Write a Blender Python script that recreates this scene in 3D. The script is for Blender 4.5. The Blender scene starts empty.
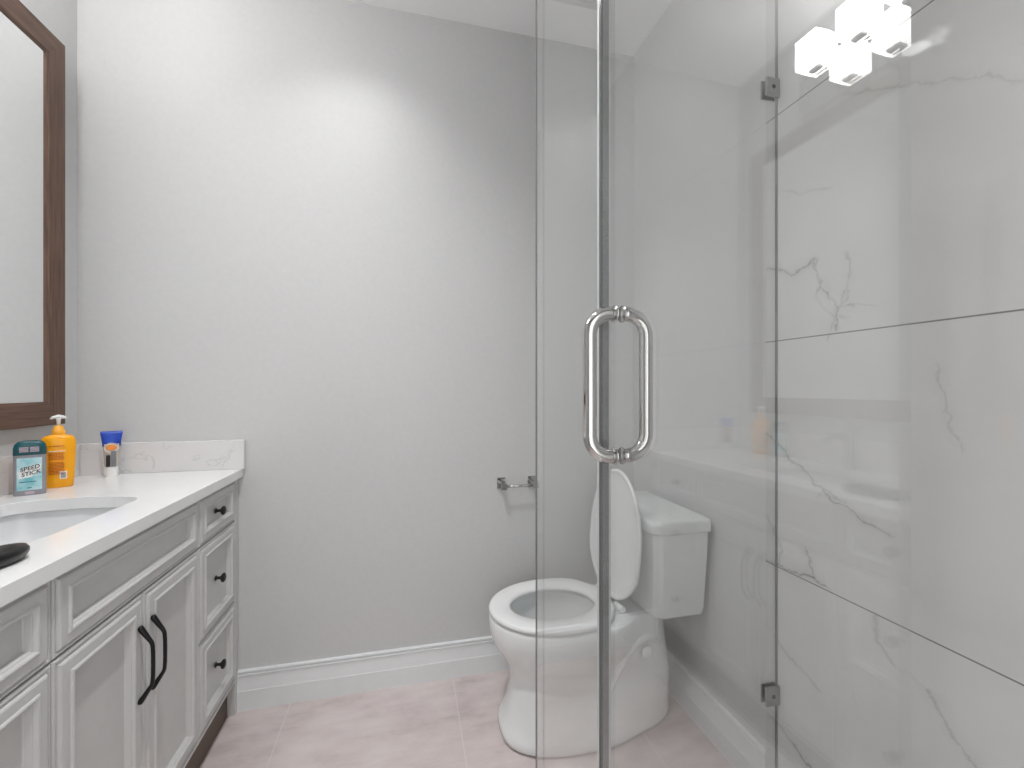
import bpy, bmesh, math, random
from mathutils import Vector, Matrix
random.seed(4)
S = bpy.context.scene
COL = S.collection
PI = math.pi

# ---------------------------------------------------------------- camera, world, exposure
RX, LX, BY, FY, CH = 0.994, -1.0856, 1.78, -0.45, 2.663      # right, left, back, front, ceiling height
cam = bpy.data.cameras.new('camera')
cam.sensor_width = 36.0
cam.lens = 436 / 1024 * 36
cam.shift_y = 4 / 1024
cam.clip_start = 0.02
co = bpy.data.objects.new('camera', cam); COL.objects.link(co)
co.location = (0, 0, 1.17)
co.rotation_euler = (PI / 2, 0, -math.radians(13.55))
S.camera = co
S.view_settings.view_transform = 'Standard'
S.view_settings.look = 'None'
S.view_settings.gamma = 1
S.view_settings.use_curve_mapping = False
S.view_settings.exposure = 0.08
LIGHT_WORLD, LIGHT_DOWN, LIGHT_NEAR, LIGHT_SHADE, LIGHT_FILL = 0.1, 20.0, 70.0, 19.5, 11.5
w = bpy.data.worlds.new('world'); S.world = w; w.use_nodes = True
w.node_tree.nodes['Background'].inputs[0].default_value = (0.95, 0.97, 1.0, 1)
w.node_tree.nodes['Background'].inputs[1].default_value = LIGHT_WORLD


def lamp(name, kind, loc, power, color=(1, 1, 1), rot=(0, 0, 0), **kw):
    d = bpy.data.lights.new(name, kind); d.energy = power; d.color = color
    for k, v in kw.items(): setattr(d, k, v)
    o = bpy.data.objects.new(name, d); COL.objects.link(o)
    o.location = loc; o.rotation_euler = rot
    return o
# light of the back downlight, then two unseen lamps added as fill
DOWN = [(-0.20, 1.444), (-0.20, 0.62)]
(x, y), (x2, y2) = DOWN
lamp('downlight_lamp', 'SPOT', (x, y, CH - 0.012), LIGHT_DOWN, (1, 1, 1), spot_size=math.radians(117), spot_blend=1.0, shadow_soft_size=0.035)
lamp('downlight_lamp', 'SPOT', (x2, y2, CH - 0.012), LIGHT_NEAR, (1, 1, 1), spot_size=math.radians(140), spot_blend=1.0, shadow_soft_size=0.035)  # added ceiling lamp, out of view, lights the room from above
lamp('doorway_fill', 'AREA', (0.0, FY - 0.25, 1.25), LIGHT_FILL, (1, 1, 1), (PI / 2, 0, 0),
     shape='RECTANGLE', size=0.95, size_y=2.0)  # unseen area lamp added in the doorway opening as general fill

# ---------------------------------------------------------------- materials
def lin(c):
    c = c / 255
    return c / 12.92 if c <= .04045 else ((c + .055) / 1.055) ** 2.4
def rgb(r, g, b): return (lin(r), lin(g), lin(b), 1)
def new_mat(name):
    m = bpy.data.materials.new(name); m.use_nodes = True
    return m, m.node_tree, m.node_tree.nodes['Principled BSDF']
def noise_mat(name, c1, c2, scale=20, rough=.5, metal=0, bump=0, stretch=(1, 1, 1), detail=4, spec=.5, coat=0):
    m, t, b = new_mat(name)
    tc = t.nodes.new('ShaderNodeTexCoord'); mp = t.nodes.new('ShaderNodeMapping')
    mp.inputs['Scale'].default_value = stretch
    n = t.nodes.new('ShaderNodeTexNoise'); n.inputs['Scale'].default_value = scale; n.inputs['Detail'].default_value = detail
    r = t.nodes.new('ShaderNodeValToRGB')
    r.color_ramp.elements[0].position = .3; r.color_ramp.elements[1].position = .7
    r.color_ramp.elements[0].color = c1; r.color_ramp.elements[1].color = c2
    t.links.new(tc.outputs['Object'], mp.inputs[0]); t.links.new(mp.outputs[0], n.inputs['Vector'])
    t.links.new(n.outputs['Fac'], r.inputs[0]); t.links.new(r.outputs[0], b.inputs['Base Color'])
    b.inputs['Roughness'].default_value = rough; b.inputs['Metallic'].default_value = metal
    b.inputs['Specular IOR Level'].default_value = spec; b.inputs['Coat Weight'].default_value = coat
    if bump:
        bp = t.nodes.new('ShaderNodeBump'); bp.inputs['Strength'].default_value = bump; bp.inputs['Distance'].default_value = .002
        t.links.new(n.outputs['Fac'], bp.inputs['Height']); t.links.new(bp.outputs[0], b.inputs['Normal'])
    return m
def flat2(name, c, rough=.5, metal=0, **k):
    c2 = tuple(min(1, v * 1.04) for v in c[:3]) + (1,)
    return noise_mat(name, c, c2, 8, rough, metal, **k)

M = {}
M['paint'] = noise_mat('wall_paint', rgb(203, 203, 203), rgb(206, 206, 206), 60, .75, bump=.03)
M['ceil'] = noise_mat('ceiling_paint', rgb(246, 246, 246), rgb(248, 248, 248), 60, .85, bump=.02)
M['trim'] = noise_mat('trim_paint', rgb(228, 230, 231), rgb(231, 233, 234), 30, .38)
M['cab'] = noise_mat('cabinet_paint', rgb(200, 199, 198), rgb(203, 202, 201), 30, .36)
M['toe'] = noise_mat('toe_kick_wood', rgb(62, 48, 38), rgb(96, 76, 60), 14, .45, stretch=(1, .12, 1))
M['quartz'] = noise_mat('quartz', rgb(232, 232, 232), rgb(238, 238, 238), 6, .16)
M['china'] = flat2('vitreous_china', rgb(231, 233, 233), .08, coat=.3)
M['seatp'] = flat2('seat_plastic', rgb(232, 233, 233), .22)
M['basin'] = flat2('basin_china', rgb(230, 231, 232), .1)
M['black'] = flat2('black_metal', rgb(22, 21, 21), .35, .3)
M['brushp'] = flat2('black_plastic', rgb(12, 11, 11), .3)
M['chrome'] = flat2('chrome', rgb(200, 199, 197), .06, 1)
M['satin'] = flat2('satin_steel', rgb(168, 168, 166), .28, 1)
M['holder'] = flat2('dark_nickel', rgb(120, 120, 120), .3, 1)
M['water'] = flat2('water', rgb(190, 195, 196), .03)
M['dark'] = flat2('dark_gap', rgb(40, 38, 37), .8)
M['seal'] = flat2('clear_seal', rgb(200, 201, 201), .3)
M['gasket'] = flat2('grey_gasket', rgb(150, 152, 152), .5)
M['dgasket'] = flat2('dark_gasket', rgb(92, 94, 94), .5)
M['orange'] = noise_mat('orange_plastic', rgb(255, 170, 4), rgb(255, 178, 10), 8, .3)
M['orange2'] = flat2('orange_pump', rgb(250, 176, 50), .35)
M['dkorange'] = flat2('label_ink', rgb(196, 96, 22), .5)
M['white'] = flat2('white_plastic', rgb(238, 238, 236), .35)
M['teal'] = flat2('teal_plastic', rgb(16, 84, 92), .3)
M['greyp'] = flat2('grey_plastic', rgb(146, 144, 150), .4)
M['silverlab'] = flat2('pale_text', rgb(196, 176, 186), .5)
M['labelteal'] = noise_mat('label_gradient', rgb(110, 190, 200), rgb(225, 240, 242), 30, .4, stretch=(1, 1, 1))
M['ink'] = flat2('dark_ink', rgb(25, 25, 28), .6)
M['blue'] = noise_mat('blue_plastic', rgb(22, 56, 160), rgb(40, 84, 200), 40, .3)
M['clearp'] = flat2('frosted_plastic', rgb(196, 186, 178), .15)
M['greyc'] = flat2('grey_bristle', rgb(120, 122, 126), .4)
M['copper'] = flat2('copper_orange', rgb(214, 128, 52), .2, .4)
M['grille'] = flat2('grille_plastic', rgb(200, 200, 198), .5)

def glass_mat(name, tint, f0=.04):
    m = bpy.data.materials.new(name); m.use_nodes = True; t = m.node_tree; t.nodes.clear()
    o = t.nodes.new('ShaderNodeOutputMaterial'); mix = t.nodes.new('ShaderNodeMixShader')
    tr = t.nodes.new('ShaderNodeBsdfTransparent'); tr.inputs[0].default_value = tint
    gl = t.nodes.new('ShaderNodeBsdfGlossy'); gl.inputs['Roughness'].default_value = 0.0
    gl.inputs[0].default_value = (1, 1, 1, 1)
    lw = t.nodes.new('ShaderNodeLayerWeight'); lw.inputs['Blend'].default_value = .5
    p = t.nodes.new('ShaderNodeMath'); p.operation = 'POWER'; p.inputs[1].default_value = 5
    ma = t.nodes.new('ShaderNodeMath'); ma.operation = 'MULTIPLY_ADD'; ma.inputs[1].default_value = 1 - f0; ma.inputs[2].default_value = f0
    t.links.new(lw.outputs['Facing'], p.inputs[0]); t.links.new(p.outputs[0], ma.inputs[0])
    t.links.new(ma.outputs[0], mix.inputs[0]); t.links.new(tr.outputs[0], mix.inputs[1]); t.links.new(gl.outputs[0], mix.inputs[2])
    t.links.new(mix.outputs[0], o.inputs[0])
    return m
M['glass'] = glass_mat('shower_glass', (.984, .989, .987, 1), .068)
def vinyl_mat():
    m, t, b = new_mat('clear_vinyl')
    n = t.nodes.new('ShaderNodeTexNoise'); n.inputs['Scale'].default_value = 5
    b.inputs['Base Color'].default_value = rgb(118, 120, 120); b.inputs['Roughness'].default_value = .2
    mr = t.nodes.new('ShaderNodeMapRange'); mr.inputs['To Min'].default_value = .72; mr.inputs['To Max'].default_value = .8
    t.links.new(n.outputs['Fac'], mr.inputs[0]); t.links.new(mr.outputs[0], b.inputs['Alpha'])
    return m
M['vinyl'] = vinyl_mat()
M['satin2'] = flat2('pale_channel', rgb(196, 198, 198), .3)
def mirror_mat():
    m, t, b = new_mat('mirror_silver')
    b.inputs['Base Color'].default_value = (.93, .94, .94, 1); b.inputs['Metallic'].default_value = 1; b.inputs['Roughness'].default_value = .0
    n = t.nodes.new('ShaderNodeTexNoise'); n.inputs['Scale'].default_value = 2
    mr = t.nodes.new('ShaderNodeMapRange'); mr.inputs['To Min'].default_value = .0; mr.inputs['To Max'].default_value = .01
    t.links.new(n.outputs['Fac'], mr.inputs[0]); t.links.new(mr.outputs[0], b.inputs['Roughness'])
    return m
M['mirror'] = mirror_mat()
def emit(name, c, s):
    m, t, b = new_mat(name)
    b.inputs['Base Color'].default_value = c; b.inputs['Emission Color'].default_value = c; b.inputs['Emission Strength'].default_value = s
    n = t.nodes.new('ShaderNodeTexNoise'); n.inputs['Scale'].default_value = 3
    mr = t.nodes.new('ShaderNodeMapRange'); mr.inputs['To Min'].default_value = s * .96; mr.inputs['To Max'].default_value = s * 1.04
    t.links.new(n.outputs['Fac'], mr.inputs[0]); t.links.new(mr.outputs[0], b.inputs['Emission Strength'])
    return m
M['shade'] = emit('opal_glass_lit', (1, .995, .985, 1), LIGHT_SHADE)
M['lens'] = emit('downlight_lens', (1, 1, 1, 1), 8)

def wood_mat():
    m, t, b = new_mat('walnut_frame')
    tc = t.nodes.new('ShaderNodeTexCoord'); mp = t.nodes.new('ShaderNodeMapping'); mp.inputs['Scale'].default_value = (60, 60, 4)
    n = t.nodes.new('ShaderNodeTexNoise'); n.inputs['Scale'].default_value = 4; n.inputs['Detail'].default_value = 6
    r = t.nodes.new('ShaderNodeValToRGB')
    r.color_ramp.elements[0].position = .3; r.color_ramp.elements[0].color = rgb(74, 52, 40)
    r.color_ramp.elements[1].position = .72; r.color_ramp.elements[1].color = rgb(118, 90, 74)
    t.links.new(tc.outputs['UV'], mp.inputs[0]); t.links.new(mp.outputs[0], n.inputs['Vector'])
    t.links.new(n.outputs['Fac'], r.inputs[0]); t.links.new(r.outputs[0], b.inputs['Base Color'])
    b.inputs['Roughness'].default_value = .42
    return m
def wood_axis(name, stretch):
    return noise_mat(name, rgb(78, 55, 43), rgb(116, 88, 72), 5, .45, stretch=stretch, detail=7, bump=.1)
M['woodv'] = wood_axis('walnut_vertical', (30, 30, 1.5))
M['woodh'] = wood_axis('walnut_horizontal', (30, 1.5, 30))

def floor_mat():
    m, t, b = new_mat('floor_tile')
    tc = t.nodes.new('ShaderNodeTexCoord')
    mp = t.nodes.new('ShaderNodeMapping'); mp.inputs['Location'].default_value = (.42, .35, 0)
    t.links.new(tc.outputs['Object'], mp.inputs[0])
    n1 = t.nodes.new('ShaderNodeTexNoise'); n1.inputs['Scale'].default_value = 2.6; n1.inputs['Detail'].default_value = 8; n1.inputs['Roughness'].default_value = .62; n1.inputs['Distortion'].default_value = .6
    mp2 = t.nodes.new('ShaderNodeMapping'); mp2.inputs['Scale'].default_value = (3, 9, 1)
    t.links.new(tc.outputs['Object'], mp2.inputs[0])
    n2 = t.nodes.new('ShaderNodeTexNoise'); n2.inputs['Scale'].default_value = 2.2; n2.inputs['Detail'].default_value = 8; n2.inputs['Roughness'].default_value = .65
    t.links.new(tc.outputs['Object'], n1.inputs[0]); t.links.new(mp2.outputs[0], n2.inputs[0])
    add = t.nodes.new('ShaderNodeMath'); add.operation = 'ADD'
    t.links.new(n1.outputs['Fac'], add.inputs[0]); t.links.new(n2.outputs['Fac'], add.inputs[1])
    hf = t.nodes.new('ShaderNodeMath'); hf.operation = 'MULTIPLY'; hf.inputs[1].default_value = .5
    t.links.new(add.outputs[0], hf.inputs[0])
    r = t.nodes.new('ShaderNodeValToRGB')
    r.color_ramp.elements[0].position = .36; r.color_ramp.elements[0].color = rgb(188, 177, 175)
    r.color_ramp.elements[1].position = .62; r.color_ramp.elements[1].color = rgb(219, 209, 207)
    e = r.color_ramp.elements.new(.47); e.color = rgb(208, 196, 194)
    t.links.new(hf.outputs[0], r.inputs[0])
    bk = t.nodes.new('ShaderNodeTexBrick'); bk.offset = 0; bk.inputs['Scale'].default_value = 1
    bk.inputs['Brick Width'].default_value = .6; bk.inputs['Row Height'].default_value = 1.2; bk.inputs['Mortar Size'].default_value = .0016
    bk.inputs['Mortar Smooth'].default_value = .3
    t.links.new(mp.outputs[0], bk.inputs['Vector'])
    mx = t.nodes.new('ShaderNodeMix'); mx.data_type = 'RGBA'; mx.inputs[7].default_value = rgb(219, 213, 211)
    t.links.new(bk.outputs['Fac'], mx.inputs[0]); t.links.new(r.outputs[0], mx.inputs[6])
    t.links.new(mx.outputs[2], b.inputs['Base Color'])
    b.inputs['Roughness'].default_value = .42
    bp = t.nodes.new('ShaderNodeBump'); bp.inputs['Strength'].default_value = .12; bp.inputs['Distance'].default_value = .002
    t.links.new(n2.outputs['Fac'], bp.inputs['Height']); t.links.new(bp.outputs[0], b.inputs['Normal'])
    return m
M['floor'] = floor_mat()

# marble wall: grey veins run as curves over the wall (first value along the wall y, second height z), all in metres
VEINS = [   # axis, points, width, strength, softness
 ('y', [(.70, .862), (.771, .880), (.789, .891), (.827, .904), (.864, .924), (.902, .954), (.95, .985), (.985, 1.015), (1.029, 1.043)], .0028, .55),
 ('y', [(.872, 1.492), (.902, 1.480), (.941, 1.469), (.985, 1.492), (1.022, 1.507)], .0030, .55),
 ('z', [(1.307, .822), (1.354, .818), (1.394, .843), (1.437, .872), (1.483, .877)], .0040, .50),
 ('z', [(1.349, .818), (1.373, .796), (1.429, .789), (1.483, .794)], .0050, .28),
 ('z', [(1.40, .868), (1.43, .862), (1.46, .874), (1.49, .868)], .0040, .40),
 ('z', [(1.29, .845), (1.33, .828), (1.36, .81), (1.40, .80)], .0042, .35),
 ('y', [(.80, .905), (.85, .925), (.868, .905)], .0030, .35),
 ('y', [(.80, 1.335), (.83, 1.345), (.85, 1.36), (.875, 1.40)], .0036, .32),
 ('y', [(.74, 1.347), (.789, 1.360), (.822, 1.354)], .0030, .42),
 ('y', [(.832, .681), (.848, .693), (.877, .698), (.92, .687), (.985, .685), (1.03, .684)], .0042, .75),
 ('z', [(.686, .982), (.731, .978), (.765, .998), (.812, 1.026)], .0030, .5),
 ('z', [(.703, .883), (.737, .891), (.763, .902)], .0048, .45),
 ('y', [(.864, .428), (.905, .441), (.95, .455), (.985, .478), (1.026, .502)], .0026, .38),
 ('y', [(.82, .16), (.877, .212), (.934, .229), (.965, .239), (1.012, .253)], .0030, .65),
 ('z', [(.44, .52), (.497, .563), (.519, .592), (.548, .616), (.588, .64), (.592, .698), (.627, .728), (.678, .734)], .0055, .30),
 ('y', [(.838, 1.649), (.92, 1.676), (.982, 1.708), (1.022, 1.737)], .0022, .22),
 ('z', [(1.062, .580), (1.092, .600), (1.119, .603), (1.21, .62)], .0034, .22),
 ('y', [(-.3, .2), (.0, .45), (.2, .6), (.4, .66)], .004, .35),
 ('y', [(-.3, 1.9), (.0, 1.6), (.35, 1.55), (.55, 1.72), (.8, 1.85)], .004, .22),
 ('y', [(-.3, 2.5), (.2, 2.3), (.6, 2.35), (.9, 2.15)], .004, .25),
]
def marble_mat():
    m, t, b = new_mat('marble_tile')
    N = t.nodes.new; L = t.links.new
    tc = N('ShaderNodeTexCoord')
    nz = N('ShaderNodeTexNoise'); nz.inputs['Scale'].default_value = 26; nz.inputs['Detail'].default_value = 6; nz.inputs['Roughness'].default_value = .72
    L(tc.outputs['Object'], nz.inputs['Vector'])
    sub = N('ShaderNodeVectorMath'); sub.operation = 'SUBTRACT'; sub.inputs[1].default_value = (.5, .5, .5); L(nz.outputs['Color'], sub.inputs[0])
    sc = N('ShaderNodeVectorMath'); sc.operation = 'SCALE'; sc.inputs['Scale'].default_value = .045; L(sub.outputs[0], sc.inputs[0])
    ad = N('ShaderNodeVectorMath'); ad.operation = 'ADD'; L(tc.outputs['Object'], ad.inputs[0]); L(sc.outputs[0], ad.inputs[1])
    sp = N('ShaderNodeSeparateXYZ'); L(ad.outputs[0], sp.inputs[0])
    nw = N('ShaderNodeTexNoise'); nw.inputs['Scale'].default_value = 14; nw.inputs['Detail'].default_value = 3; L(tc.outputs['Object'], nw.inputs['Vector'])
    wmap = N('ShaderNodeMapRange'); wmap.inputs['From Min'].default_value = .35; wmap.inputs['From Max'].default_value = .65; wmap.inputs['To Min'].default_value = .25; wmap.inputs['To Max'].default_value = 1.6
    L(nw.outputs['Fac'], wmap.inputs[0])
    def math_(op, a, bb=None, clamp=False):
        n = N('ShaderNodeMath'); n.operation = op; n.use_clamp = clamp
        for i, v in enumerate((a, bb)):
            if v is None: continue
            if isinstance(v, (int, float)): n.inputs[i].default_value = v
            else: L(v, n.inputs[i])
        return n.outputs[0]
    total = None
    for ax, pts, wd, st in VEINS:
        pts = sorted(pts)
        a0, a1 = pts[0][0], pts[-1][0]; bs = [p[1] for p in pts]; b0, b1 = min(bs) - .01, max(bs) + .01
        A, B = (sp.outputs['Y'], sp.outputs['Z']) if ax == 'y' else (sp.outputs['Z'], sp.outputs['Y'])
        mr = N('ShaderNodeMapRange'); mr.inputs['From Min'].default_value = a0; mr.inputs['From Max'].default_value = a1; L(A, mr.inputs[0])
        fc = N('ShaderNodeFloatCurve'); c = fc.mapping.curves[0]
        c.points[0].location = (0, (pts[0][1] - b0) / (b1 - b0)); c.points[1].location = (1, (pts[-1][1] - b0) / (b1 - b0))
        for p in pts[1:-1]: c.points.new((p[0] - a0) / (a1 - a0), (p[1] - b0) / (b1 - b0))
        for p in c.points: p.handle_type = 'VECTOR'
        fc.mapping.update(); L(mr.outputs[0], fc.inputs['Value'])
        v = math_('ADD', math_('MULTIPLY', fc.outputs[0], b1 - b0), b0)
        d = math_('ABSOLUTE', math_('SUBTRACT', B, v))
        # slope correction: mean slope of the chain
        ln = sum(math.dist(p, q) for p, q in zip(pts, pts[1:])); cor = (a1 - a0) / ln
        d = math_('DIVIDE', math_('MULTIPLY', d, cor), math_('MULTIPLY', wmap.outputs[0], wd))
        core = math_('SUBTRACT', 1, d, True)
        halo = math_('MULTIPLY', math_('SUBTRACT', 1, math_('MULTIPLY', d, .22), True), .22)
        f = math_('MULTIPLY', math_('MAXIMUM', core, halo), st)
        f = math_('MULTIPLY', f, math_('MULTIPLY', math_('SUBTRACT', A, a0 - .012), 60, True))
        f = math_('MULTIPLY', f, math_('MULTIPLY', math_('SUBTRACT', a1 + .012, A), 60, True))
        total = f if total is None else math_('MAXIMUM', total, f)
    base = N('ShaderNodeTexNoise'); base.inputs['Scale'].default_value = 1.6; base.inputs['Detail'].default_value = 6; base.inputs['Distortion'].default_value = 1.2
    L(tc.outputs['Object'], base.inputs['Vector'])
    r = N('ShaderNodeValToRGB'); r.color_ramp.elements[0].position = .38; r.color_ramp.elements[0].color = rgb(200, 200, 199)
    r.color_ramp.elements[1].position = .6; r.color_ramp.elements[1].color = rgb(207, 207, 206); L(base.outputs['Fac'], r.inputs[0])
    mx = N('ShaderNodeMix'); mx.data_type = 'RGBA'; mx.inputs[7].default_value = rgb(84, 84, 86)
    L(total, mx.inputs[0]); L(r.outputs[0], mx.inputs[6])
    # grout joints between the tiles
    s0 = N('ShaderNodeSeparateXYZ'); L(tc.outputs['Object'], s0.inputs[0])
    g = math_('ABSOLUTE', math_('SUBTRACT', math_('FRACT', math_('DIVIDE', math_('SUBTRACT', s0.outputs['Z'], .063 - .309), .618)), .5))
    g = math_('LESS_THAN', g, .0016 / .618)
    mg = N('ShaderNodeMix'); mg.data_type = 'RGBA'; mg.inputs[7].default_value = rgb(132, 132, 130)
    L(g, mg.inputs[0]); L(mx.outputs[2], mg.inputs[6]); L(mg.outputs[2], b.inputs['Base Color'])
    b.inputs['Roughness'].default_value = .025
    return m
M['marble'] = marble_mat()

def splash_mat():
    m, t, b = new_mat('quartz_veined')
    tc = t.nodes.new('ShaderNodeTexCoord')
    n = t.nodes.new('ShaderNodeTexNoise'); n.inputs['Scale'].default_value = 6; n.inputs['Detail'].default_value = 9; n.inputs['Distortion'].default_value = .8
    t.links.new(tc.outputs['Object'], n.inputs[0])
    r = t.nodes.new('ShaderNodeValToRGB')
    for i, (p, c) in enumerate([(.0, rgb(224, 222, 222)), (.5, rgb(222, 220, 220)), (.508, rgb(205, 204, 204)), (.516, rgb(222, 220, 220)), (1, rgb(226, 224, 224))]):
        e = r.color_ramp.elements[i] if i < 2 else r.color_ramp.elements.new(p)
        e.position = p; e.color = c
    t.links.new(n.outputs['Fac'], r.inputs[0]); t.links.new(r.outputs[0], b.inputs['Base Color'])
    b.inputs['Roughness'].default_value = .18
    return m
M['splash'] = splash_mat()

# ---------------------------------------------------------------- helpers
def obj(name, bm, mat, parent=None, smooth=False, bevel=0, sub=0, seg=2):
    me = bpy.data.meshes.new(name)
    bmesh.ops.recalc_face_normals(bm, faces=bm.faces)
    bm.to_mesh(me); bm.free()
    if smooth:
        for p in me.polygons: p.use_smooth = True
    me.materials.append(mat)
    o = bpy.data.objects.new(name, me); COL.objects.link(o)
    if parent: o.parent = parent
    if bevel:
        md = o.modifiers.new('bevel', 'BEVEL'); md.width = bevel; md.segments = seg; md.limit_method = 'ANGLE'
        if smooth is False:
            for p in me.polygons: p.use_smooth = True
            md.harden_normals = True
    if sub:
        md = o.modifiers.new('sub', 'SUBSURF'); md.levels = sub; md.render_levels = sub
    return o
def thing(name, label, cat, loc=(0, 0, 0), rotz=0, group=None):
    o = bpy.data.objects.new(name, None); COL.objects.link(o); o.empty_display_size = .05
    o.location = loc; o.rotation_euler = (0, 0, rotz); o['label'] = label; o['category'] = cat
    if group: o['group'] = group
    return o
def tag(o, label, cat, group=None):
    o['label'] = label; o['category'] = cat
    if group: o['group'] = group
    return o
def struct(name, bm, mat, **k):
    o = obj(name, bm, mat, **k); o['kind'] = 'structure'; return o
def box(bm, x0, x1, y0, y1, z0, z1):
    vs = [bm.verts.new((x, y, z)) for x in (x0, x1) for y in (y0, y1) for z in (z0, z1)]
    for f in ((0, 1, 3, 2), (4, 6, 7, 5), (0, 4, 5, 1), (2, 3, 7, 6), (0, 2, 6, 4), (1, 5, 7, 3)):
        bm.faces.new([vs[i] for i in f])
    return vs
def bx(*a):
    bm = bmesh.new(); box(bm, *a); return bm
def lathe(bm, prof, axis='z', c=(0, 0, 0), n=32, sx=1, sy=1):
    """prof: (radius, height) from one end to the other; closed with caps"""
    rings = []
    for r, h in prof:
        ring = []
        for i in range(n):
            a = 2 * PI * i / n; p = (r * math.cos(a) * sx, r * math.sin(a) * sy, h)
            if axis == 'x': p = (p[2], p[0], p[1])
            elif axis == 'y': p = (p[0], p[2], p[1])
            ring.append(bm.verts.new((p[0] + c[0], p[1] + c[1], p[2] + c[2])))
        rings.append(ring)
    for a, b in zip(rings, rings[1:]):
        for i in range(n): bm.faces.new((a[i], a[(i + 1) % n], b[(i + 1) % n], b[i]))
    bm.faces.new(rings[0]); bm.faces.new(rings[-1])
def tube(bm, pts, rad, n=16, closed=False):
    """sweep a circle along pts; rad one number or a list of (a, b) per point"""
    pts = [Vector(p) for p in pts]; k = len(pts)
    rads = rad if isinstance(rad, list) else [rad] * k
    rings = []; up = None
    for i in range(k):
        if closed: d = pts[(i + 1) % k] - pts[i - 1]
        else: d = pts[min(i + 1, k - 1)] - pts[max(i - 1, 0)]
        d.normalize()
        if up is None:
            up = d.orthogonal().normalized()
        else:
            up = (up - d * up.dot(d)).normalized()
        s = d.cross(up); r = rads[i]
        ring = [bm.verts.new(pts[i] + up * r * math.cos(2 * PI * j / n) + s * r * math.sin(2 * PI * j / n)) for j in range(n)]
        rings.append(ring)
    rr = rings + ([rings[0]] if closed else [])
    for a, b in zip(rr, rr[1:]):
        for j in range(n): bm.faces.new((a[j], a[(j + 1) % n], b[(j + 1) % n], b[j]))
    if not closed:
        bm.faces.new(rings[0]); bm.faces.new(rings[-1])
def loft(bm, rings, cap0=True, cap1=True):
    R = [[bm.verts.new(p) for p in r] for r in rings]; n = len(R[0])
    for a, b in zip(R, R[1:]):
        for i in range(n): bm.faces.new((a[i], a[(i + 1) % n], b[(i + 1) % n], b[i]))
    if cap0: bm.faces.new(R[0])
    if cap1: bm.faces.new(R[-1])
    return R
def se(cx, cy, a, b, n=2.0, z=0, k=48, af=None, nf=None):
    """superellipse outline; af/nf: other half length and power on the -x side"""
    out = []
    for i in range(k):
        t = 2 * PI * i / k; c, s = math.cos(t), math.sin(t)
        aa, nn = (af, nf or n) if (c < 0 and af) else (a, n)
        out.append((cx + aa * math.copysign(abs(c) ** (2 / nn), c), cy + b * math.copysign(abs(s) ** (2 / nn), s), z))
    return out
def panel(bm, y0, y1, z0, z1, xb, prof):
    """a moulded door or drawer front facing +x; prof = (inset, height over xb)"""
    R = []
    for ins, d in prof:
        R.append([bm.verts.new((xb + d, y, z)) for y, z in ((y0 + ins, z0 + ins), (y1 - ins, z0 + ins), (y1 - ins, z1 - ins), (y0 + ins, z1 - ins))])
    for a, b in zip(R, R[1:]):
        for i in range(4): bm.faces.new((a[i], a[(i + 1) % 4], b[(i + 1) % 4], b[i]))
    bm.faces.new(R[0]); bm.faces.new(R[-1])
def text_mesh(name, body, size, mat, parent, loc, rot, extrude=.0003, shear=0, sx=1):
    c = bpy.data.curves.new(name, 'FONT'); c.body = body; c.size = size; c.extrude = extrude; c.align_x = 'CENTER'; c.align_y = 'CENTER'; c.shear = shear
    c.offset = size * .012
    o = bpy.data.objects.new('tmp', c); COL.objects.link(o)
    me = bpy.data.meshes.new_from_object(o); bpy.data.objects.remove(o); bpy.data.curves.remove(c)
    me.materials.clear(); me.materials.append(mat); me.name = name
    t = bpy.data.objects.new(name, me); COL.objects.link(t); t.parent = parent; t.location = loc; t.rotation_euler = rot; t.scale = (sx, 1, 1)
    return t

# ---------------------------------------------------------------- the room
T = .12
struct('floor', bx(LX - T, RX + T, FY - 1.2, BY + T, -.06, 0), M['floor'])
struct('ceiling', bx(LX - T, RX + T, FY - T, BY + T, CH, CH + .08), M['ceil'])
struct('wall_back', bx(LX - T, RX + T, BY, BY + T, 0, CH), M['paint'])
struct('wall_left', bx(LX - T, LX, FY - T, BY, 0, CH), M['paint'])
struct('wall_right', bx(RX, RX + T, FY - T, BY, 0, CH), M['paint'])
bm = bmesh.new(); box(bm, LX, -.47, FY - T, FY, 0, CH); box(bm, .47, RX, FY - T, FY, 0, CH); box(bm, -.47, .47, FY - T, FY, 2.1, CH)
struct('wall_front', bm, M['paint'])
bm = bmesh.new()
for a, b in ((-.47, -.455), (.455, .47)): box(bm, a, b, FY - T, FY, 0, 2.1)
box(bm, -.47, .47, FY - T, FY, 2.085, 2.1)
box(bm, -.54, -.47, FY, FY + .015, 0, 2.17); box(bm, .47, .54, FY, FY + .015, 0, 2.17); box(bm, -.47, .47, FY, FY + .015, 2.1, 2.17)
struct('trim_1', bm, M['trim'])
MX = RX - .008
struct('wall_marble', bx(MX, RX, FY, 1.03, 0, CH), M['marble'])

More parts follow.
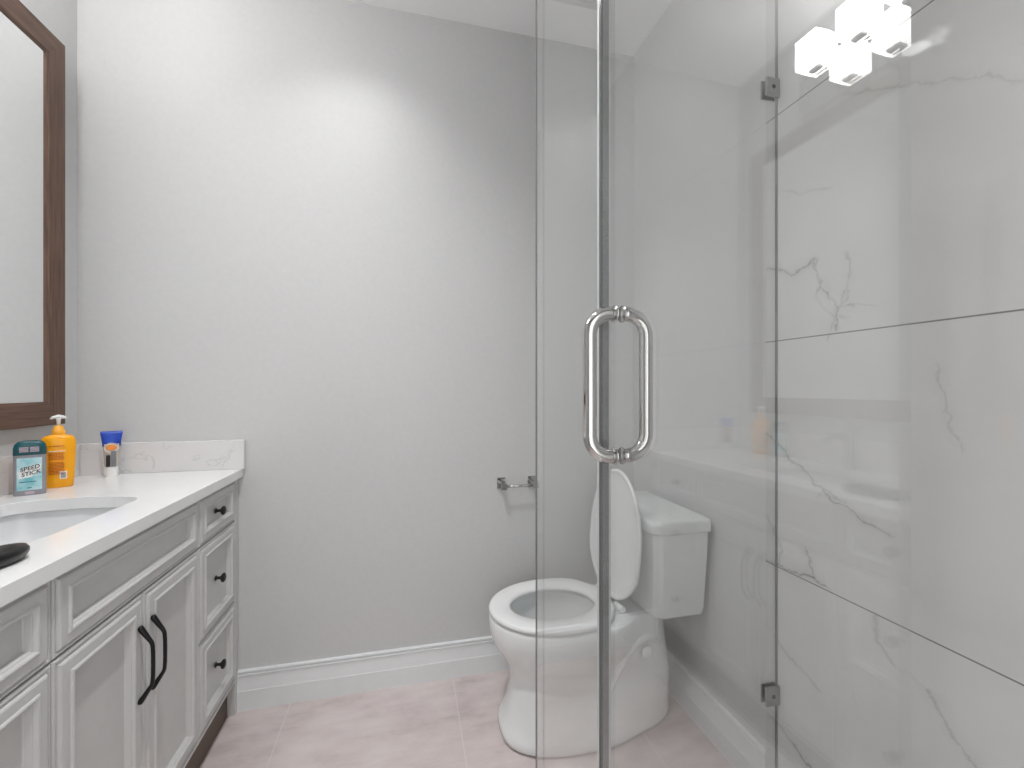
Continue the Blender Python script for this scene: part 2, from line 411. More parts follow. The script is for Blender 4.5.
# baseboard: cap bead, cove, flat lower board (depth, height)
BB = [(.0, .0), (.016, .0), (.016, .070), (.0145, .072), (.0085, .121), (.0085, .1225), (.0135, .1245), (.0135, .1270), (.0075, .1285), (.0075, .1330), (.0125, .1355), (.0125, .1400), (.0, .1420)]
def sweep(bm, prof, p0, p1, nrm):
    A = [bm.verts.new((p0[0] + nrm[0] * d, p0[1] + nrm[1] * d, h)) for d, h in prof]
    B = [bm.verts.new((p1[0] + nrm[0] * d, p1[1] + nrm[1] * d, h)) for d, h in prof]
    for i in range(len(prof)):
        j = (i + 1) % len(prof); bm.faces.new((A[i], A[j], B[j], B[i]))
    bm.faces.new(A); bm.faces.new(B)
bm = bmesh.new(); sweep(bm, BB, (-.602, BY), (RX, BY), (0, -1)); struct('baseboard_back', bm, M['trim'])
bm = bmesh.new(); sweep(bm, BB, (RX, BY), (RX, 1.03), (-1, 0)); struct('baseboard_right', bm, M['trim'])

# ---------------------------------------------------------------- ceiling: vent and recessed lights
v = thing('ceiling_vent', 'pale grey louvred exhaust vent set in the ceiling above the toilet side', 'vent', (.59, 1.435, CH))
bm = bmesh.new()
for a in ((-.15, .15, -.15, -.128), (-.15, .15, .128, .15), (-.15, -.128, -.128, .128), (.128, .15, -.128, .128)): box(bm, *a, -.012, 0)
obj('frame', bm, M['grille'], v, bevel=.002)
obj('backing', bx(-.128, .128, -.128, .128, -.002, 0), M['dark'], v)
bm = bmesh.new()
for i in range(20):
    y = -.122 + i * .01284; vs = box(bm, -.128, .128, y - .0032, y + .0032, -.009, -.004)
for x in (-.064, 0, .064): box(bm, x - .002, x + .002, -.128, .128, -.0085, -.003)
o = obj('slats', bm, M['grille'], v)
DL = ['recessed ceiling light nearest the grey back wall', 'unseen recessed ceiling light added over the open floor as fill']  # second fitting only houses the added fill lamp
for (x, y), lab in zip(DOWN, DL):
    t = thing('recessed_light', lab, 'light', (x, y, CH), group='recessed ceiling lights')
    bm = bmesh.new()
    n = 40; rr = [(.046, -.001), (.048, -.006), (.062, -.006), (.066, -.001), (.066, 0.0), (.046, 0.0)]
    R = [[bm.verts.new((r * math.cos(2 * PI * i / n), r * math.sin(2 * PI * i / n), h)) for i in range(n)] for r, h in rr]
    for a, b in zip(R, R[1:] + R[:1]):
        for i in range(n): bm.faces.new((a[i], a[(i + 1) % n], b[(i + 1) % n], b[i]))
    obj('trim_ring', bm, M['trim'], t, smooth=True)
    bm = bmesh.new(); lathe(bm, [(.045, -.0005), (.045, -.003), (.04, -.004)], n=32); obj('lens', bm, M['lens'], t)

# ---------------------------------------------------------------- vanity cabinet
VX = -.610                                   # face of the carcass
Y0, Y1 = .64, 1.778
vt = thing('vanity_cabinet', 'grey painted vanity cabinet with moulded doors and drawers under the white worktop', 'cabinet', (-.85, 1.2, 0))
inv = Matrix.Translation((.85, -1.2, 0))
def vpart(name, bm, mat, parent=None, **k):
    if parent is None:
        bmesh.ops.transform(bm, matrix=inv, verts=bm.verts); return obj(name, bm, mat, vt, **k)
    bmesh.ops.transform(bm, matrix=inv, verts=bm.verts); return obj(name, bm, mat, parent, **k)
bm = bmesh.new()
box(bm, LX + .001, VX, Y0, Y1, .119, .66)            # lower carcass
box(bm, VX - .02, VX, Y0, Y1, .66, .846)             # front rail zone beside the basin
box(bm, LX + .001, VX - .02, Y0, Y0 + .018, .66, .846); box(bm, LX + .001, VX - .02, Y1 - .018, Y1, .66, .846)
box(bm, LX + .001, LX + .019, Y0 + .018, Y1 - .018, .66, .846)
vpart('carcass', bm, M['cab'])
bm = bmesh.new(); box(bm, VX, -.597, 1.747, Y1, .0, .846); box(bm, VX - .05, VX, 1.747, Y1, 0, .115)
vpart('end_post', bm, M['cab'], bevel=.0015)
bm = bmesh.new(); box(bm, VX, -.597, Y0, 1.747, .119, .1295); vpart('bottom_rail', bm, M['cab'], bevel=.0012)
vpart('toe_kick', bx(LX + .001, -.622, Y0, 1.747, 0, .1185), M['toe'])
PR = [(0, 0), (0, .010), (.0025, .0125), (.006, .0125), (.0085, .0095), (.0105, .0095), (.0135, .0145), (.017, .0160), (.0350, .0160), (.0370, .0185), (.0400, .0195), (.0430, .0185), (.0455, .0135), (.0475, .0130), (.0500, .0035), (.0515, .0015)]
def fac(k): return [(i * k, d) for i, d in PR]
def knob(parent, y, z):
    bm = bmesh.new()
    lathe(bm, [(.0085, 0), (.0085, .002), (.0048, .004), (.0045, .012), (.0075, .016), (.0128, .019), (.0150, .0225), (.0140, .0255), (.0095, .0280), (.003, .0288)], 'x', (VX + .0045, y, z), 24)
    return vpart('knob', bm, M['black'], parent, smooth=True)
def front(name, y0, y1, z0, z1, k=.86):
    bm = bmesh.new(); panel(bm, y0, y1, z0, z1, VX, fac(k)); return vpart(name, bm, M['cab'])
g = .0015
rows = [(.697, .843), (.409, .693), (.132, .405)]
for z0, z1 in rows:
    d = front('drawer', 1.468 + g, 1.7455, z0, z1); knob(d, 1.606, (z0 + z1) / 2)
for z0, z1 in rows:
    d = front('drawer', Y0 + g, .921 - g, z0, z1); knob(d, .777, (z0 + z1) / 2)
front('false_front', .921 + g, 1.468 - g, .697, .843)
def pull(parent, y):
    z0, z1 = .449, .626; x0 = VX + .0160
    pts = []; rad = []
    prof = [(0, 0, .0062), (.004, .006, .0066), (.010, .016, .0060), (.019, .030, .0048), (.0255, .040, .0044), (.028, .050, .0043)]
    L_ = z1 - z0
    for dx, dz, r in prof: pts.append((x0 + dx, y, z1 - dz)); rad.append(r)
    for dx, dz, r in reversed(prof): pts.append((x0 + dx, y, z0 + dz)); rad.append(r)
    bm = bmesh.new(); tube(bm, pts, rad, 14); vpart('handle', bm, M['black'], parent, smooth=True, sub=1)
d = front('door', .921 + g, 1.191 - g, .132, .693, 1.0); pull(d, 1.166)
d = front('door', 1.191 + g, 1.468 - g, .132, .693, 1.0); pull(d, 1.217)

# ---------------------------------------------------------------- worktop, splashbacks, basin, tap
CT0, CT1 = .847, .877
SX, SY, SA, SB = -.842, 1.194, .153, .214
def basin_out(da, db, z, n=9.0):
    # rectangle with tight corners whose two ends bow outwards
    a, b = SA + da, SB + db; bow = .034 * min(1, n / 6)
    o_ = []
    for x, y, _ in se(0, 0, a, b - bow, n, 0, 64): o_.append((x, y + math.copysign(bow * (1 - (x / a) ** 2) * min(1, abs(y) / (b - bow)), y), z))
    return o_
def sink_ring(z, da=0, db=0, n=9.0): return [(x + SX, y + SY, z) for x, y, z in basin_out(da, db, z, n)]
cx0, cx1, cy0, cy1 = LX + .001, -.580, Y0 - .005, BY - .001
bm = bmesh.new()
def slab_face(z):
    o_ = [bm.verts.new(p) for p in ((cx0, cy0, z), (cx1, cy0, z), (cx1, cy1, z), (cx0, cy1, z))]
    i_ = [bm.verts.new((x, y, z)) for x, y, _ in sink_ring(0)]
    es = [bm.edges.new((l_[i], l_[(i + 1) % len(l_)])) for l_ in (o_, i_) for i in range(len(l_))]
    bmesh.ops.triangle_fill(bm, use_beauty=True, edges=es, normal=(0, 0, 1))
    return o_, i_
ot, it = slab_face(CT1); ob, ib = slab_face(CT0)
for p, q in ((ot, ob), (it, ib)):
    for i in range(len(p)): j = (i + 1) % len(p); bm.faces.new((p[i], p[j], q[j], q[i]))
top = obj('worktop', bm, M['quartz'], bevel=.0012); tag(top, 'glossy white quartz worktop on the grey vanity, with the basin cut out of it', 'worktop')
o = obj('backsplash', bx(LX + .020, -.5725, BY - .0205, BY - .0005, CT1, CT1 + .105), M['splash'], bevel=.0015)
tag(o, 'pale veined quartz upstand along the back wall behind the worktop', 'backsplash', 'upstands behind the worktop')
o = obj('backsplash', bx(LX + .0005, LX + .0195, Y0, BY - .0005, CT1, CT1 + .105), M['splash'], bevel=.0015)
tag(o, 'pale quartz upstand along the mirror wall behind the toiletries', 'backsplash', 'upstands behind the worktop')

sk = thing('sink_basin', 'white undermount sink basin sunk in the quartz worktop', 'sink', (SX, SY, CT0))
def skr(da, db, z, n=8.0): return basin_out(da, db, z, n)
bm = bmesh.new()
loft(bm, [skr(.024, .024, -.0005), skr(.013, .013, -.0005), skr(.011, .011, -.006), skr(.006, .006, -.05), skr(-.008, -.010, -.10, 6), skr(-.035, -.045, -.132, 4), skr(-.085, -.12, -.142, 2.4), skr(-.12, -.183, -.145, 2),
          skr(-.12, -.183, -.155, 2), skr(-.08, -.11, -.154, 2.4), skr(-.025, -.035, -.143, 4), skr(.006, .006, -.11, 6), skr(.022, .022, -.05), skr(.024, .024, -.0005)], False, False)
obj('bowl', bm, M['basin'], sk, smooth=True)
bm = bmesh.new(); lathe(bm, [(.024, -.1448), (.024, -.142), (.019, -.1405), (.006, -.140)], n=28); obj('drain', bm, M['chrome'], sk, smooth=True)

fc = thing('faucet', 'chrome basin tap standing behind the sink, seen only in reflection', 'faucet', (-1.025, 1.194, CT1))
bm = bmesh.new(); lathe(bm, [(.026, 0), (.026, .006), (.019, .010), (.018, .10), (.019, .135), (.016, .15), (.004, .152)], n=28); obj('body', bm, M['chrome'], fc, smooth=True)
bm = bmesh.new(); tube(bm, [(.01, 0, .10), (.05, 0, .118), (.09, 0, .122), (.118, 0, .115), (.125, 0, .098)], [.012, .0115, .011, .011, .0105], 16); obj('spout', bm, M['chrome'], fc, smooth=True)
bm = bmesh.new(); tube(bm, [(0, 0, .15), (0, 0, .163), (-.0, .02, .172), (0, .055, .185)], [.008, .008, .006, .0055], 12); obj('lever', bm, M['chrome'], fc, smooth=True)

# ---------------------------------------------------------------- mirror
MY0, MY1, MZ0, MZ1 = .70, 1.688, 1.056, 2.262
mr = thing('wall_mirror', 'tall mirror in a dark walnut frame on the left wall above the sink', 'mirror', (LX, (MY0 + MY1) / 2, MZ0))
W, D = .072, .026
im = Matrix.Translation((-LX, -(MY0 + MY1) / 2, -MZ0))
def mitre(a, b, c, d, nrm_in, name, mat):
    """one frame board: outer edge a-b, inner edge d-c in the wall plane (y, z)"""
    bm = bmesh.new()
    rows_ = []
    for (oy, oz), (iy, iz) in ((a, d), (b, c)):
        pr = []
        for f_, x in ((0, .001), (0, D - .002), (.03, D), (.92, D), (.95, D - .002), (1.0, D - .003), (1.0, .001)):
            pr.append(bm.verts.new((LX + x, oy + (iy - oy) * f_, oz + (iz - oz) * f_)))
        rows_.append(pr)
    n_ = len(rows_[0])
    for i in range(n_): bm.faces.new((rows_[0][i], rows_[0][(i + 1) % n_], rows_[1][(i + 1) % n_], rows_[1][i]))
    bm.faces.new(rows_[0]); bm.faces.new(rows_[1])
    bmesh.ops.transform(bm, matrix=im, verts=bm.verts); obj('frame_board', bm, mat, mr)
a, b, c, d = (MY0, MZ0), (MY1, MZ0), (MY1, MZ1), (MY0, MZ1)
ai, bi, ci, di = (MY0 + W, MZ0 + W), (MY1 - W, MZ0 + W), (MY1 - W, MZ1 - W), (MY0 + W, MZ1 - W)
mitre(a, b, bi, ai, 0, 'bottom', M['woodh']); mitre(b, c, ci, bi, 0, 'side', M['woodv']); mitre(c, d, di, ci, 0, 'top', M['woodh']); mitre(d, a, ai, di, 0, 'side', M['woodv'])
bm = bx(LX + .001, LX + .019, MY0 + W - .003, MY1 - W + .003, MZ0 + W - .003, MZ1 - W + .003); bmesh.ops.transform(bm, matrix=im, verts=bm.verts); obj('glass', bm, M['mirror'], mr)

# ---------------------------------------------------------------- vanity light over the mirror
vl = thing('vanity_light', 'chrome wall light with three glowing square opal shades above the mirror, seen in the glass', 'light', (LX, 1.2, 2.28))
obj('backplate', bx(.0005, .018, -.235, .235, .01, .235), M['chrome'], vl, bevel=.003)
for y in (.094, -.064, -.222):
    bm = bmesh.new()
    R = []
    zc, xc = .172, .105
    # opal cube, open square underneath showing the holder
    for s, z in ((.028, -.054), (.039, -.058), (.044, -.052), (.044, .056), (.039, .061)):
        R.append([(xc + sx * s, y + sy * s, zc + z) for sx, sy in ((-1, -1), (1, -1), (1, 1), (-1, 1))])
    loft(bm, R, True, True); obj('shade', bm, M['shade'], vl, bevel=.003)
    bm = bx(xc - .021, xc + .021, y - .021, y + .021, zc - .064, zc - .0545); hl = obj('shade_holder', bm, M['holder'], vl)
    bm = bmesh.new(); tube(bm, [(.016, y, zc), (xc - .045, y, zc)], .008, 12); obj('arm', bm, M['chrome'], vl, smooth=True)

# ---------------------------------------------------------------- toiletries
def facing(x, y): return math.atan2(-x, y) + 0.0      # turns the +(-y) front of a thing towards the doorway
# deodorant stick
px, py = -1.010, 1.480
ds = thing('deodorant_stick', 'flat grey deodorant stick with a dark teal cap and pale aqua label on the worktop', 'deodorant', (px, py, CT1), math.radians(30))
def rr_(a, b, z, n=4): return se(0, 0, a, b, n, z, 40)
bm = bmesh.new(); loft(bm, [rr_(.030, .0135, 0), rr_(.031, .0145, .002), rr_(.031, .0145, .112), rr_(.030, .0135, .1125)]); obj('body', bm, M['greyp'], ds, smooth=False, bevel=0)
bm = bmesh.new(); loft(bm, [rr_(.0318, .0152, .110), rr_(.0315, .0150, .128), rr_(.0290, .0142, .139), rr_(.0235, .0125, .1455), rr_(.014, .008, .148), rr_(.003, .002, .1487)]); obj('cap', bm, M['teal'], ds, smooth=True)
lb = obj('label_panel', bx(-.0235, .0235, -.0152, -.0144, .014, .102), M['labelteal'], ds)
q = (PI / 2, 0, 0)
bm = bmesh.new(); vs = [bm.verts.new((x, -.0156, z)) for x, z in ((-.020, .046), (.004, .050), (.021, .066), (.021, .084), (-.002, .080), (-.020, .064))]
r_ = bmesh.ops.extrude_face_region(bm, geom=[bm.faces.new(vs)]); bmesh.ops.translate(bm, verts=[e for e in r_['geom'] if isinstance(e, bmesh.types.BMVert)], vec=(0, .0006, 0))
obj('label_flash', bm, M['white'], ds)
a1 = text_mesh('lettering', 'SPEED', .0150, M['ink'], ds, (.000, -.0160, .0735), (PI / 2, math.radians(-14), 0), .0002, .3, .92)
a2 = text_mesh('lettering', 'STICK', .0150, M['ink'], ds, (.002, -.0160, .0600), (PI / 2, math.radians(-14), 0), .0002, .3, .92)
bm = bmesh.new(); box(bm, -.018, .013, -.0157, -.0151, .036, .0378); box(bm, -.004, .004, -.0157, -.0151, .0195, .0215); obj('small_print', bm, M['teal'], ds)
bm = bmesh.new()
for x in (-.019, .001):
    for i in range(4): box(bm, x, x + .017, -.0158, -.0148, .1185 + i * .0036, .1207 + i * .0036)
obj('cap_print', bm, M['silverlab'], ds)
bm = bmesh.new(); box(bm, -.008, .009, -.0152, -.0142, .003, .0105); obj('dial_window', bm, M['silverlab'], ds)

# orange lotion bottle
lt = thing('lotion_bottle', 'orange pump lotion bottle with a white nozzle behind the deodorant', 'bottle', (-1.005, 1.573, CT1), math.radians(28))
def lo(a, b, z): return se(0, 0, a, b, 2.6, z, 40)
bm = bmesh.new(); loft(bm, [lo(.030, .017, 0), lo(.0325, .019, .003), lo(.034, .021, .03), lo(.0365, .0225, .09), lo(.0375, .0225, .125), lo(.036, .021, .142), lo(.029, .018, .151), lo(.016, .014, .155), lo(.012, .012, .156)])
obj('body', bm, M['orange'], lt, smooth=True)
bm = bmesh.new(); lathe(bm, [(.0145, .155), (.0148, .158), (.0142, .168), (.011, .171), (.0095, .181), (.004, .182)], n=28); obj('pump_collar', bm, M['orange2'], lt, smooth=True)
bm = bmesh.new(); lathe(bm, [(.0042, .180), (.0045, .198), (.0065, .203)], n=16)
tube(bm, [(-.017, -.001, .2015), (-.012, 0, .2055), (0, 0, .2085), (.010, 0, .2065), (.017, 0, .2035)], [.0022, .0042, .0058, .0048, .0025], 12)
obj('nozzle', bm, M['white'], lt, smooth=True)
bm = bmesh.new()
def inkline(x0, x1, z, h=.0016):
    k = (z / .09) if z < .09 else 1
    yy = -.0214 - .0012 * min(1, z / .1)
    box(bm, x0, x1, yy - .0012, yy + .002, z, z + h)
random.seed(9)
for z in [.122] + [.1 - .0042 * i for i in range(5)] + [.074 - .0042 * i for i in range(9)]:
    x = -.018
    while x < .012:
        w_ = random.uniform(.003, .007); inkline(x, min(x + w_, .0135), z, .0017); x += w_ + .0012
    if z > .12: obj('title_print', bm, M['dkorange'], lt); bm = bmesh.new()
obj('label_print', bm, M['dkorange'], lt)
obj('label_bar', bx(-.019, .016, -.0240, -.0200, .107, .1085), M['white'], lt)
obj('barcode_panel', bx(.004, .019, -.0228, -.018, .026, .048), M['white'], lt)
bm = bmesh.new()
for i in range(8): box(bm, .0065 + i * .0013, .0065 + i * .0013 + (.0005 + .0003 * (i % 2)), -.0231, -.0226, .0285, .044)
obj('barcode_lines', bm, M['ink'], lt)

# tube standing on its cap
tb = thing('squeeze_tube', 'blue topped clear squeeze tube standing upside down on its white cap by the back upstand', 'tube', (-.955, 1.722, CT1), math.radians(27))
def eo(a, b, z): return se(0, 0, a, b, 2, z, 32)
bm = bmesh.new(); loft(bm, [eo(.0165, .0165, 0), eo(.0170, .0170, .002), eo(.0170, .0170, .030), eo(.0155, .0155, .032)]); obj('cap', bm, M['white'], tb, smooth=False)
bm = bmesh.new(); loft(bm, [eo(.0155, .0150, .031), eo(.0185, .0160, .040), eo(.0205, .0150, .085), eo(.0225, .0120, .108)]); obj('clear_sleeve', bm, M['clearp'], tb, smooth=True)
bm = bmesh.new(); loft(bm, [eo(.0228, .0122, .100), eo(.0240, .0100, .115), eo(.0262, .0050, .132), eo(.0275, .0014, .140), eo(.0280, .0012, .150)]); obj('crimped_end', bm, M['blue'], tb, smooth=True)
bm = bmesh.new(); loft(bm, [[(x, -.0165, z) for x, z in [(.0185 * math.cos(a_), .094 + .017 * math.sin(a_)) for a_ in [2 * PI * i / 32 for i in range(32)]]], [(x, -.0105, z) for x, z in [(.0200 * math.cos(a_), .094 + .018 * math.sin(a_)) for a_ in [2 * PI * i / 32 for i in range(32)]]]]); obj('rounded_window', bm, M['clearp'], tb, smooth=False)
bm = bmesh.new(); loft(bm, [[(x, -.0176, z) for x, z in [(.0125 * math.cos(a_), .0965 + .009 * math.sin(a_)) for a_ in [2 * PI * i / 24 for i in range(24)]]], [(x, -.0160, z) for x, z in [(.0140 * math.cos(a_), .0965 + .010 * math.sin(a_)) for a_ in [2 * PI * i / 24 for i in range(24)]]]]); obj('copper_disc', bm, M['copper'], tb)
bm = bmesh.new(); box(bm, -.013, -.0025, -.0178, -.0140, .034, .072); obj('dark_strip', bm, M['ink'], tb)
bm = bmesh.new(); box(bm, -.001, .012, -.0178, -.0140, .034, .085); obj('grey_strip', bm, M['greyc'], tb)

# black brush lying on the front rim of the worktop
hb = thing('hair_brush', 'black rounded brush lying on the worktop between the sink and the front edge', 'brush', (-.668, .880, CT1), math.radians(-14))
hb.scale = (1.05, 1.0, 1.5)
bm = bmesh.new()
loft(bm, [[(x, y, z) for x, y, _ in se(0, 0, a_, b_, 2.2, 0, 40)] for a_, b_, z in ((.020, .045, .0005), (.030, .060, .002), (.0335, .066, .008), (.0335, .066, .012), (.030, .062, .0155), (.018, .045, .0175), (.004, .012, .018))])
obj('paddle', bm, M['brushp'], hb, smooth=True)
bm = bmesh.new(); tube(bm, [(0, -.055, .009), (0, -.08, .0095), (0, -.13, .011), (0, -.165, .011), (0, -.172, .011)], [.010, .0085, .0095, .0105, .005], 14); obj('handle', bm, M['brushp'], hb, smooth=True)

# ---------------------------------------------------------------- paper holder on the back wall
ph = thing('toilet_paper_holder', 'empty chrome toilet paper holder with square posts on the back wall', 'holder', (.447, BY, .775))
for x in (-.066, .066):
    bm = bmesh.new(); box(bm, x - .017, x + .017, -.007, -.0005, -.023, .023); box(bm, x - .0085, x + .0085, -.062, -.007, -.012, .005)
    box(bm, x - .012, x + .012, -.070, -.058, -.016, .009); obj('post', bm, M['chrome'], ph, bevel=.0012)
bm = bmesh.new(); tube(bm, [(-.056, -.062, -.004), (.056, -.062, -.004)], .0062, 16); obj('roller_bar', bm, M['chrome'], ph, smooth=True)

# ---------------------------------------------------------------- toilet
TY = 1.455
tl = thing('toilet', 'white two piece toilet with its seat cover raised, against the right wall', 'toilet', (.60, TY, 0))
def tp(name, bm, mat, parent=None, **k):
    bmesh.ops.transform(bm, matrix=Matrix.Translation((-.60, -TY, 0)), verts=bm.verts)
    return obj(name, bm, mat, parent or tl, **k)
K = 72
def egg(xf, xb, wd, z, xc, nf=2.0, nb=3.0):
    out_ = []
    for i in range(K):
        t = 2 * PI * i / K; c, s = math.cos(t), math.sin(t)
        a_, n_ = ((xb - xc), nb) if c >= 0 else ((xc - xf), nf)
        x = xc + a_ * math.copysign(abs(c) ** (2 / n_), c); y = TY + wd * math.copysign(abs(s) ** (2 / n_), s)
        out_.append((x, y, z))
    return out_
def narrow_back(pts, x0, x1, k):      # draw the deck behind the bowl in to k times its width
    o_ = []
    for x, y, z in pts:
        t = min(1, max(0, (x - x0) / (x1 - x0))); t = t * t * (3 - 2 * t); o_.append((x, TY + (y - TY) * (1 - (1 - k) * t), z))
    return o_
secs = [  # xf, xb, half width, z, xc, nf, nb, back factor
 (.311, .926, .160, .000, .60, 2.7, 2.4, .86), (.306, .936, .166, .006, .60, 2.7, 2.4, .86), (.307, .936, .166, .034, .60, 2.7, 2.4, .86), (.314, .932, .161, .042, .60, 2.6, 2.5, .86),
 (.331, .928, .147, .085, .59, 2.5, 3.0, .88), (.343, .921, .133, .135, .58, 2.4, 4.0, .90), (.348, .916, .124, .180, .57, 2.3, 5.0, .96), (.344, .910, .124, .215, .56, 2.1, 5.0, .96),
 (.324, .905, .137, .250, .55, 2.0, 5.0, .88), (.298, .900, .157, .285, .53, 2.0, 5.0, .77), (.279, .896, .174, .320, .51, 2.0, 5.0, .70), (.273, .892, .183, .355, .50, 2.0, 5.0, .67),
 (.272, .890, .185, .383, .50, 2.0, 5.0, .665), (.275, .888, .182, .395, .50, 2.0, 5.0, .665), (.282, .882, .176, .3985, .50, 2.0, 5.0, .665)]
rings = [narrow_back(egg(a_, b_, c_, z, xc, nf, nb), .62, .80, k_) for a_, b_, c_, z, xc, nf, nb, k_ in secs]
def inner(a0, a1, wd, z, n_=2.0):
    xc = (a0 + a1) / 2
    return [(xc + (a1 - a0) / 2 * math.cos(2 * PI * i / K), TY + wd * math.sin(2 * PI * i / K), z) for i in range(K)]
rings += [inner(.325, .650, .133, .3985), inner(.328, .648, .130, .392), inner(.318, .655, .138, .375), inner(.320, .652, .136, .33), inner(.350, .635, .115, .27), inner(.400, .605, .085, .22), inner(.440, .580, .06, .195), inner(.455, .565, .045, .185)]
bm = bmesh.new(); loft(bm, rings, True, True)
bowl = tp('bowl', bm, M['china'], smooth=True, sub=1)
bm = bmesh.new(); loft(bm, [inner(.398, .607, .084, .2205), inner(.400, .605, .082, .2225)]); tp('water', bm, M['water'])
# raised ledge lines of the concealed trapway on both flanks, and bolt covers
for s in (-1, 1):
    bm = bmesh.new()
    pth = [(.62, .125, .10), (.655, .128, .17), (.69, .130, .25), (.735, .125, .305), (.79, .112, .325), (.835, .100, .305), (.86, .094, .25), (.87, .092, .17)]
    tube(bm, [(x, TY + s * (y - .004), z) for x, y, z in pth], [.006, .012, .016, .018, .018, .018, .015, .008], 14)
    tp('trapway_ridge', bm, M['china'], smooth=True, sub=1)
    bm = bmesh.new(); lathe(bm, [(.021, 0), (.0205, .005), (.016, .010), (.004, .012)], 'y', (0, 0, 0), 24)
    bmesh.ops.transform(bm, matrix=Matrix.Translation((.79, TY + s * .1275, .276)) @ Matrix.Rotation(0 if s > 0 else PI, 4, 'Z') @ Matrix.Rotation(.3, 4, 'Y'), verts=bm.verts)
    tp('bolt_cover', bm, M['china'], smooth=True)
# seat ring
def ring_shape(xf, xb, wd, z, nb=2.6): return egg(xf, xb, wd, z, .50, 2.0, nb)
bm = bmesh.new()
o1 = narrow_back(ring_shape(.272, .708, .187, .401), .62, .72, .85)
def zz(r, z): return [(x, y, z) for x, y, _ in r]
def grow(r, k, z): return [(.49 + (x - .49) * k, TY + (y - TY) * k, z) for x, y, _ in r]
hole = [(.497 + .150 * math.cos(2 * PI * i / K), TY + .112 * math.sin(2 * PI * i / K), .40) for i in range(K)]
L_ = [zz(hole, .4035), grow(o1, .97, .4025), grow(o1, .995, .406), grow(o1, 1.0, .413), grow(o1, .985, .419), grow(o1, .95, .4215), grow(hole, 1.06, .4195), zz(hole, .414), zz(hole, .4035)]
R = loft(bm, L_, False, False); bmesh.ops.remove_doubles(bm, verts=bm.verts, dist=1e-5)
seat = tp('seat', bm, M['seatp'], smooth=True)
# raised cover leaning on the tank
LEN, HW = .452, .188
def lid_out(k=1.0, u=0.0):
    o_ = []
    for i in range(K):
        t = 2 * PI * i / K; c, s = math.cos(t), math.sin(t)
        # along length: 0 at the hinge, LEN at the tip
        a_, n_ = (LEN - .205, 2.0) if c >= 0 else (.205, 2.9)
        l = .205 + a_ * math.copysign(abs(c) ** (2 / n_), c); y = HW * math.copysign(abs(s) ** (2 / n_), s)
        if l < .12: y *= 1 - .30 * ((.12 - l) / .12) ** 1.5
        o_.append((l, y))
    return [(.22 + (l - .22) * k, y * k) for l, y in o_]
bm = bmesh.new()
def lidring(k, th):
    r_ = []
    ang = math.atan(.085); ca, sa = math.cos(ang), math.sin(ang)
    for l, y in lid_out(k):
        r_.append((.706 + sa * l + ca * th, TY + y, .424 + ca * l - sa * th))
    return r_
loft(bm, [lidring(.90, .004), lidring(.93, .0035), lidring(.95, 0), lidring(.985, -.001), lidring(1.0, .003), lidring(1.0, .008), lidring(.985, .012), lidring(.9, .0145)], True, True)
tp('seat_cover', bm, M['seatp'], smooth=True)
for s in (-1, 1):
    bm = bmesh.new(); tube(bm, [(.716, TY + s * .050, .412), (.716, TY + s * .098, .412)], .0115, 16)
    box(bm, .704, .730, TY + s * .060 - .012, TY + s * .060 + .012, .3975, .410)
    tp('hinge', bm, M['seatp'], bevel=.002)
# tank and its lid
def tank_out(x0, x1, y0, y1, z, bow=.014, r=.030):
    pts = []
    yc, hy = (y0 + y1) / 2, (y1 - y0) / 2
    N_ = 20
    for i in range(N_ + 1):                       # bowed front, from y0 to y1
        t = -1 + 2 * i / N_; pts.append((x0 + bow * t * t + (r * .8) * max(0, (abs(t) - .86) / .14) ** 2, yc + hy * t * (1 - 0), z))
    pts += [(x1, y1, z), (x1, yc, z), (x1, y0, z)]
    return pts
bm = bmesh.new()
loft(bm, [tank_out(.800, .962, TY - .155, TY + .155, .400, .010), tank_out(.790, .968, TY - .172, TY + .172, .405, .010), tank_out(.783, .972, TY - .180, TY + .180, .43, .012), tank_out(.770, .974, TY - .196, TY + .196, .62, .014), tank_out(.766, .975, TY - .198, TY + .198, .692, .014)])
tp('tank', bm, M['china'], smooth=False, bevel=.007, seg=3)
bm = bmesh.new()
loft(bm, [tank_out(.764, .977, TY - .201, TY + .201, .690), tank_out(.757, .979, TY - .207, TY + .207, .696), tank_out(.756, .980, TY - .209, TY + .209, .726), tank_out(.760, .979, TY - .205, TY + .205, .735), tank_out(.775, .972, TY - .19, TY + .19, .740)])
tp('tank_lid', bm, M['china'], smooth=False, bevel=.004, seg=3)
bm = bmesh.new(); box(bm, .80, .93, TY - .09, TY + .09, .392, .404); tp('tank_gasket', bm, M['dark'])
bm = bmesh.new(); lathe(bm, [(.013, 0), (.013, .006), (.009, .009)], 'x', (0, 0, 0), 20)
bmesh.ops.transform(bm, matrix=Matrix.Translation((.7735, TY + .14, .655)) @ Matrix.Rotation(PI, 4, 'Z'), verts=bm.verts)
box(bm, .755, .764, TY + .085, TY + .15, .650, .661)
tp('flush_lever', bm, M['chrome'], bevel=.001)

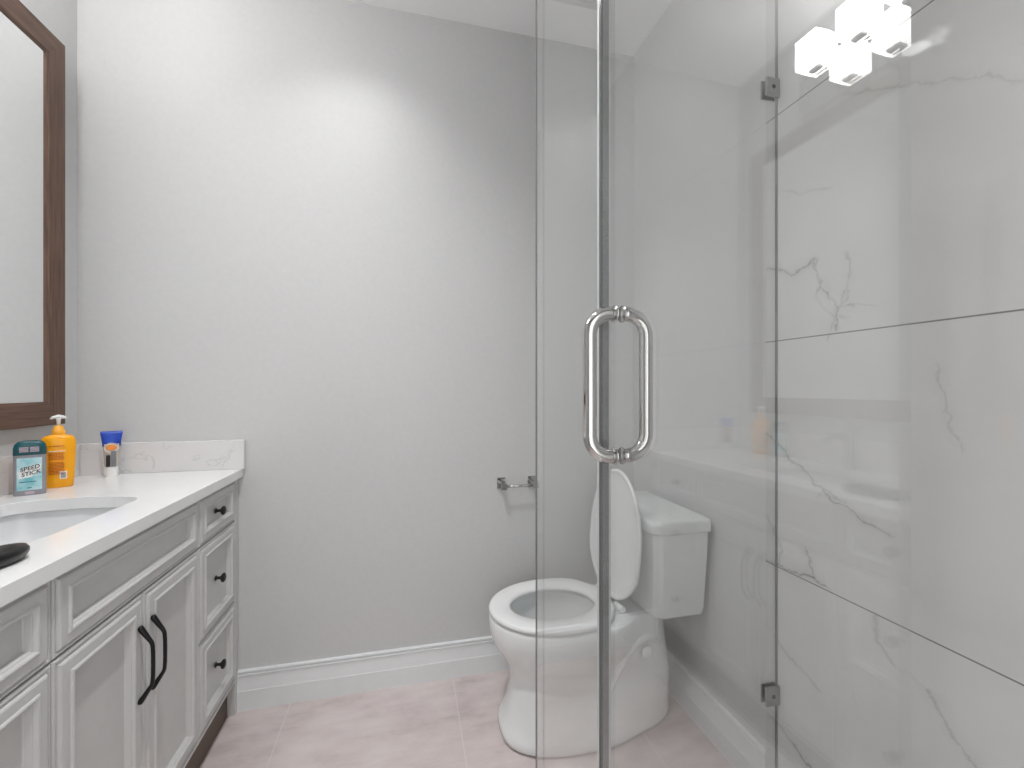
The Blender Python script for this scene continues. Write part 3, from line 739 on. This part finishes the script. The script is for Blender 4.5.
# ---------------------------------------------------------------- shower enclosure
GX, GY, GT = .297, .993, .010
curb = obj('shower_curb', None or (lambda b: (box(b, .245, .345, FY + .001, 1.04, 0, .09), box(b, .345, MX - .0005, .945, 1.04, 0, .09), b)[2])(bmesh.new()), M['quartz'])
tag(curb, 'low white stone curb under the shower glass', 'curb')
GTOP = 2.30
ret = thing('shower_panel', 'fixed clear glass panel across the end of the shower, clipped to the marble wall', 'glass panel', ((GX + MX) / 2, GY, .0905))
hw = (MX - GX - .004) / 2
obj('glass', bx(-hw, hw - .001, -.005, .005, 0, GTOP), M['glass'], ret)
obj('wall_seal', bx(hw - .001, hw + .002, -.004, .002, 0, GTOP), M['gasket'], ret)
for z in (.335, 1.985):
    zc = z - .0905
    bm = bmesh.new(); box(bm, hw - .042, hw + .001, -.013, -.0055, zc - .025, zc + .025); box(bm, hw - .042, hw + .001, .0055, .010, zc - .025, zc + .025)
    c_ = obj('wall_clip', bm, M['satin'], ret, bevel=.0012)
    bm = bmesh.new(); lathe(bm, [(.0055, 0), (.0055, -.0012), (.0035, -.0014)], 'y', (hw - .020, -.013, zc), 18); obj('screw', bm, M['dark'], c_)
fx = thing('shower_panel', 'narrow fixed clear glass panel standing between the corner and the glass door', 'glass panel', (GX + .003, .815, .0905))
obj('glass', bx(-.005, .005, .6425 - .815, .982 - .815, 0, GTOP), M['glass'], fx)
obj('edge_seal', bx(-.0058, .0058, .618 - .815, .642 - .815, 0, GTOP), M['satin2'], fx)
obj('corner_seal', bx(-.0053, -.0018, .9825 - .815, .9855 - .815, 0, GTOP), M['dgasket'], fx)
HY = .2035
dr = thing('shower_door', 'frameless clear glass shower door with a looped chrome pull handle', 'shower door', (GX, HY, .098), math.radians(1.3))
DL_ = .4035
obj('glass', bx(-.005, .005, 0, DL_ - .006, 0, GTOP - .01), M['glass'], dr)
bm = bmesh.new(); box(bm, -.0065, -.005, DL_ - .006, DL_, 0, GTOP - .01); box(bm, .005, .0065, DL_ - .004, DL_, 0, GTOP - .01); box(bm, -.0065, .0065, DL_ - .005, DL_ + .001, 0, GTOP - .01)
obj('magnetic_seal', bm, M['vinyl'], dr)
hd_y = .3575; zt, zb = 1.274 - .098, 1.0745 - .098
def hpts(sg):
    off, rc = sg * .0435, .030
    p = [(sg * .0053, zt)]
    for i in range(9):
        a_ = PI / 2 * i / 8; p.append((off - sg * rc + sg * rc * math.sin(a_), zt - rc + rc * math.cos(a_)))
    for i in range(9):
        a_ = PI / 2 * i / 8; p.append((off - sg * rc + sg * rc * math.cos(a_), zb + rc - rc * math.sin(a_)))
    p.append((sg * .0053, zb))
    return [(x, hd_y, z) for x, z in p]
for sg in (-1, 1):
    bm = bmesh.new(); tube(bm, hpts(sg), .0098, 24); h_ = obj('pull_handle', bm, M['chrome'], dr, smooth=True)
    for z in (zt, zb):
        bm = bmesh.new(); lathe(bm, [(.0122, .0052 * sg), (.0126, .0060 * sg), (.0122, .0070 * sg), (.0100, .0074 * sg)], 'x', (0, hd_y, z), 28); obj('washer', bm, M['chrome'], h_, smooth=True)
for z0 in (-.006, GTOP - .075):
    bm = bmesh.new(); box(bm, -.013, -.0055, 0.0, .075, z0 + .001, z0 + .07); box(bm, .0055, .013, 0.0, .075, z0 + .001, z0 + .07); obj('pivot_hinge', bm, M['satin'], dr, bevel=.001)
hr = obj('header_rail', bx(GX - .014, GX + .014, FY + .001, .987, .0905 + GTOP + .0005, .0905 + GTOP + .03), M['satin'], bevel=.002)
tag(hr, 'slim metal rail over the shower glass', 'rail')
